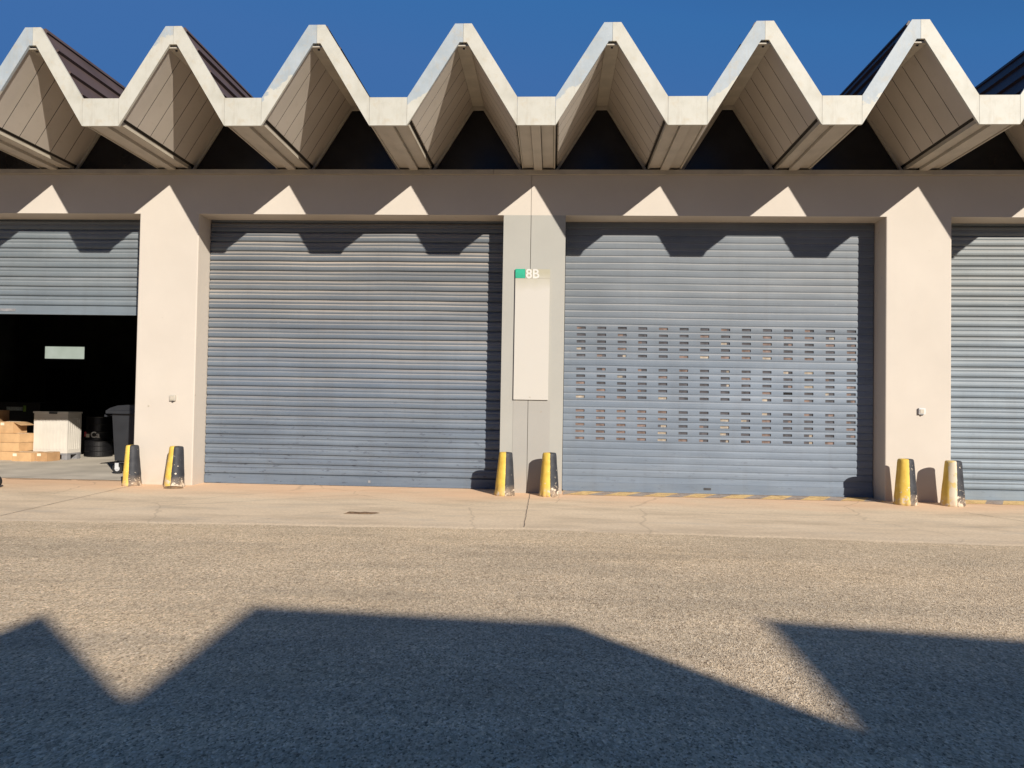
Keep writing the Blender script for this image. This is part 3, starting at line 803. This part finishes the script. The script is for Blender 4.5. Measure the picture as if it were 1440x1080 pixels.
def wheeled_bin():
    b = tag(empty('wheeled_bin', (-6.27, 1.62, FZ)), 'black four wheeled refuse bin half hidden by the cream pillar', 'bin')
    bm = bmesh.new()
    bot = [(-.55, -.32), (.55, -.32), (.55, .32), (-.55, .32)]; tp = [(-.59, -.36), (.59, -.36), (.59, .36), (-.59, .36)]
    a = [bm.verts.new((x, y, .215)) for x, y in bot]; t = [bm.verts.new((x, y, .98)) for x, y in tp]
    bm.faces.new(a[::-1]); bm.faces.new(t)
    for k in range(4): bm.faces.new((a[k], a[(k+1) % 4], t[(k+1) % 4], t[k]))
    finish('body', bm, M['bin'], b, bev=.03, seg=3)
    bm = bmesh.new(); box(bm, -.665, .665, -.42, .42, .985, 1.035); finish('rim', bm, M['bin'], b, bev=.012)
    bm = bmesh.new(); pts = [(-.66, 1.037), (-.60, 1.075), (-.48, 1.115), (-.30, 1.13), (.30, 1.13), (.48, 1.115), (.60, 1.075), (.66, 1.037)]
    prism(bm, pts, -.41, .41); finish('lid', bm, M['bin'], b, bev=.008)
    bm = bmesh.new(); box(bm, -.72, -.68, -.36, -.20, .93, .965); box(bm, -.70, -.6, -.30, -.26, .94, .96); finish('handle', bm, M['bin'], b, bev=.006)
    bm = bmesh.new(); box(bm, -.5, .5, -.28, .28, .18, .212); finish('chassis', bm, M['steel'], b)
    for xx in (-.52, .52):
        for yy in (-.27, .27):
            w = empty('caster', (xx, yy, 0)); w.parent = b
            bm = bmesh.new(); cyl_axis(bm, (0, 0, .085), .085, .045, 'y', 28); finish('tyre', bm, M['rubber'], w, bev=.006)
            bm = bmesh.new(); cyl_axis(bm, (0, 0, .085), .042, .056, 'y', 20); finish('rim', bm, M['hub'], w, bev=.004)
            bm = bmesh.new(); box(bm, -.03, .03, -.042, -.032, .07, .178); box(bm, -.03, .03, .032, .042, .07, .178)
            finish('fork', bm, M['hub'], w, bev=.003)
wheeled_bin()
cb = tag(empty('cabinet', (-11.3, 5.45, FZ)), 'black cabinet in the dark behind the cardboard boxes with a grey label', 'cabinet')
bm = bmesh.new(); box(bm, -.45, .55, -.3, .3, 0, 1.10); finish('body', bm, M['cabinet'], cb, bev=.01)
bm = bmesh.new(); box(bm, -.20, .16, -.306, -.3008, .92, 1.0)
finish('label', bm, M['lab_grey'], cb)
bm = bmesh.new(); box(bm, .175, .235, -.306, -.3008, .90, 1.03); finish('label', bm, M['lab_green'], cb)
# hand trolley whose rubber wheel just enters the picture at the left edge
tr = tag(empty('hand_trolley', (-7.262, -.80, 0)), 'black rubber trolley wheel at the very left edge of the picture', 'trolley')
bm = bmesh.new(); cyl_axis(bm, (0, 0, .085), .085, .05, 'y', 28); finish('tyre', bm, M['rubber'], tr, bev=.012)
bm = bmesh.new(); cyl_axis(bm, (0, 0, .085), .04, .056, 'y', 20); finish('rim', bm, M['steel'], tr)
bm = bmesh.new(); cyl_axis(bm, (0, -.25, .085), .085, .05, 'y', 28); finish('tyre', bm, M['rubber'], tr, bev=.012)
bm = bmesh.new(); cyl_axis(bm, (0, -.125, .085), .012, .30, 'y', 12); box(bm, -.62, -.10, -.27, .02, .15, .175); box(bm, -.66, -.622, -.27, .02, .15, .95); finish('frame', bm, M['steel'], tr)

# ------------------------------------------------------------------ the building across the yard (behind the viewer): its roofline throws the shadow on the yard
YO = -17.2
OB = tag(empty('opposite_warehouse', (0, YO, 0)), 'opposite warehouse across the yard with sawtooth roofline', 'building')
def q(px, py):
    t = py - YO; return (px + SA*t, SB*t)
sil = [q(-7.6, -7.75), q(-7.55, -6.45), q(-5.75, -6.5), q(-4.65, -7.7), q(-4.6, -7.4), q(-2.67, -7.4), q(-2.66, -6.52), q(-1.545, -7.66), q(-1.47, -7.70), q(-1.49, -7.0), q(-1.53, -6.22), q(.40, -6.37), q(1.36, -7.53), q(1.50, -7.70), q(1.53, -7.5), q(1.57, -6.17), q(2.91, -6.42), q(4.2, -6.6), q(4.7, -7.6), q(4.75, -6.4), q(7.6, -6.5), q(7.9, -7.6), q(7.95, -6.4), q(11, -6.5)]
pts = [(-16, 4.9)] + [p for p in sil if p[0] > -15] + [(24, 5.6), (24, 4.2), (-16, 4.2)]
bm = bmesh.new(); prism(bm, pts, -.30, 0)
finish('roofline', bm, M['oppo'], OB)
bm = bmesh.new(); box(bm, -16, 24, -10, -.05, 0, 4.199); finish('wall', bm, M['oppo'], OB)
for k in range(7):
    xx = -13 + k*5.3
    bm = bmesh.new()
    for j in range(26): box(bm, xx, xx + 4.3, -.045 if j % 2 else -.04, -.02 + (.01 if j % 2 else .022), .01 + j*.146, .01 + j*.146 + .143)
    finish('roller_door', bm, M['sh_closed'], OB)

# ------------------------------------------------------------------ sky, sun, camera
w = bpy.data.worlds.new('World'); S.world = w; w.use_nodes = True
nt = w.node_tree; bg = nt.nodes['Background']
sky = nt.nodes.new('ShaderNodeTexSky'); sky.sky_type = 'NISHITA'; sky.sun_disc = False
sd = Vector((SA, -1, SB)).normalized()
sky.sun_elevation = math.asin(sd.z); sky.sun_rotation = math.atan2(sd.x, sd.y)
sky.air_density = 1.0; sky.dust_density = .1; sky.ozone_density = 2.0; sky.altitude = 0
m1 = nt.nodes.new('ShaderNodeVectorMath'); m1.operation = 'MULTIPLY'; m1.inputs[1].default_value = (.50, 1.12, 1.72)
m2 = nt.nodes.new('ShaderNodeVectorMath'); m2.operation = 'MINIMUM'; m2.inputs[1].default_value = (.75, 2.3, 6.0)
nt.links.new(sky.outputs[0], m1.inputs[0]); nt.links.new(m1.outputs[0], m2.inputs[0])
nt.links.new(m2.outputs[0], bg.inputs[0]); bg.inputs[1].default_value = SKY
sl = bpy.data.lights.new('sun', 'SUN'); sl.energy = SUN; sl.angle = R(.5); sl.color = (1, .92, .81)
so = bpy.data.objects.new('sun', sl); COL.objects.link(so); so.rotation_euler = (-sd).to_track_quat('-Z', 'Y').to_euler()
so.location = sd * 40

cam = bpy.data.cameras.new('camera'); co = bpy.data.objects.new('camera', cam); COL.objects.link(co)
yaw, pit, rol = .0524, .0244, .0169
cy, sy, cp, sp, cr, sr = math.cos(yaw), math.sin(yaw), math.cos(pit), math.sin(pit), math.cos(rol), math.sin(rol)
fwd = Vector((-sy*cp, cy*cp, sp)); r0 = Vector((cy, sy, 0)); u0 = r0.cross(fwd)
rt = r0*cr + u0*sr; up = u0*cr - r0*sr
mt = Matrix((rt, up, -fwd)).transposed().to_4x4(); mt.translation = Vector((.2879, -10.9, 1.2735))
co.matrix_world = mt
cam.sensor_fit = 'HORIZONTAL'; cam.sensor_width = 36; cam.lens = 27; cam.clip_start = .1; cam.clip_end = 2000
S.camera = co
S.render.resolution_x, S.render.resolution_y = 1024, 768
S.view_settings.view_transform = 'Standard'; S.view_settings.look = 'None'; S.view_settings.gamma = 1
S.view_settings.exposure = EXPO
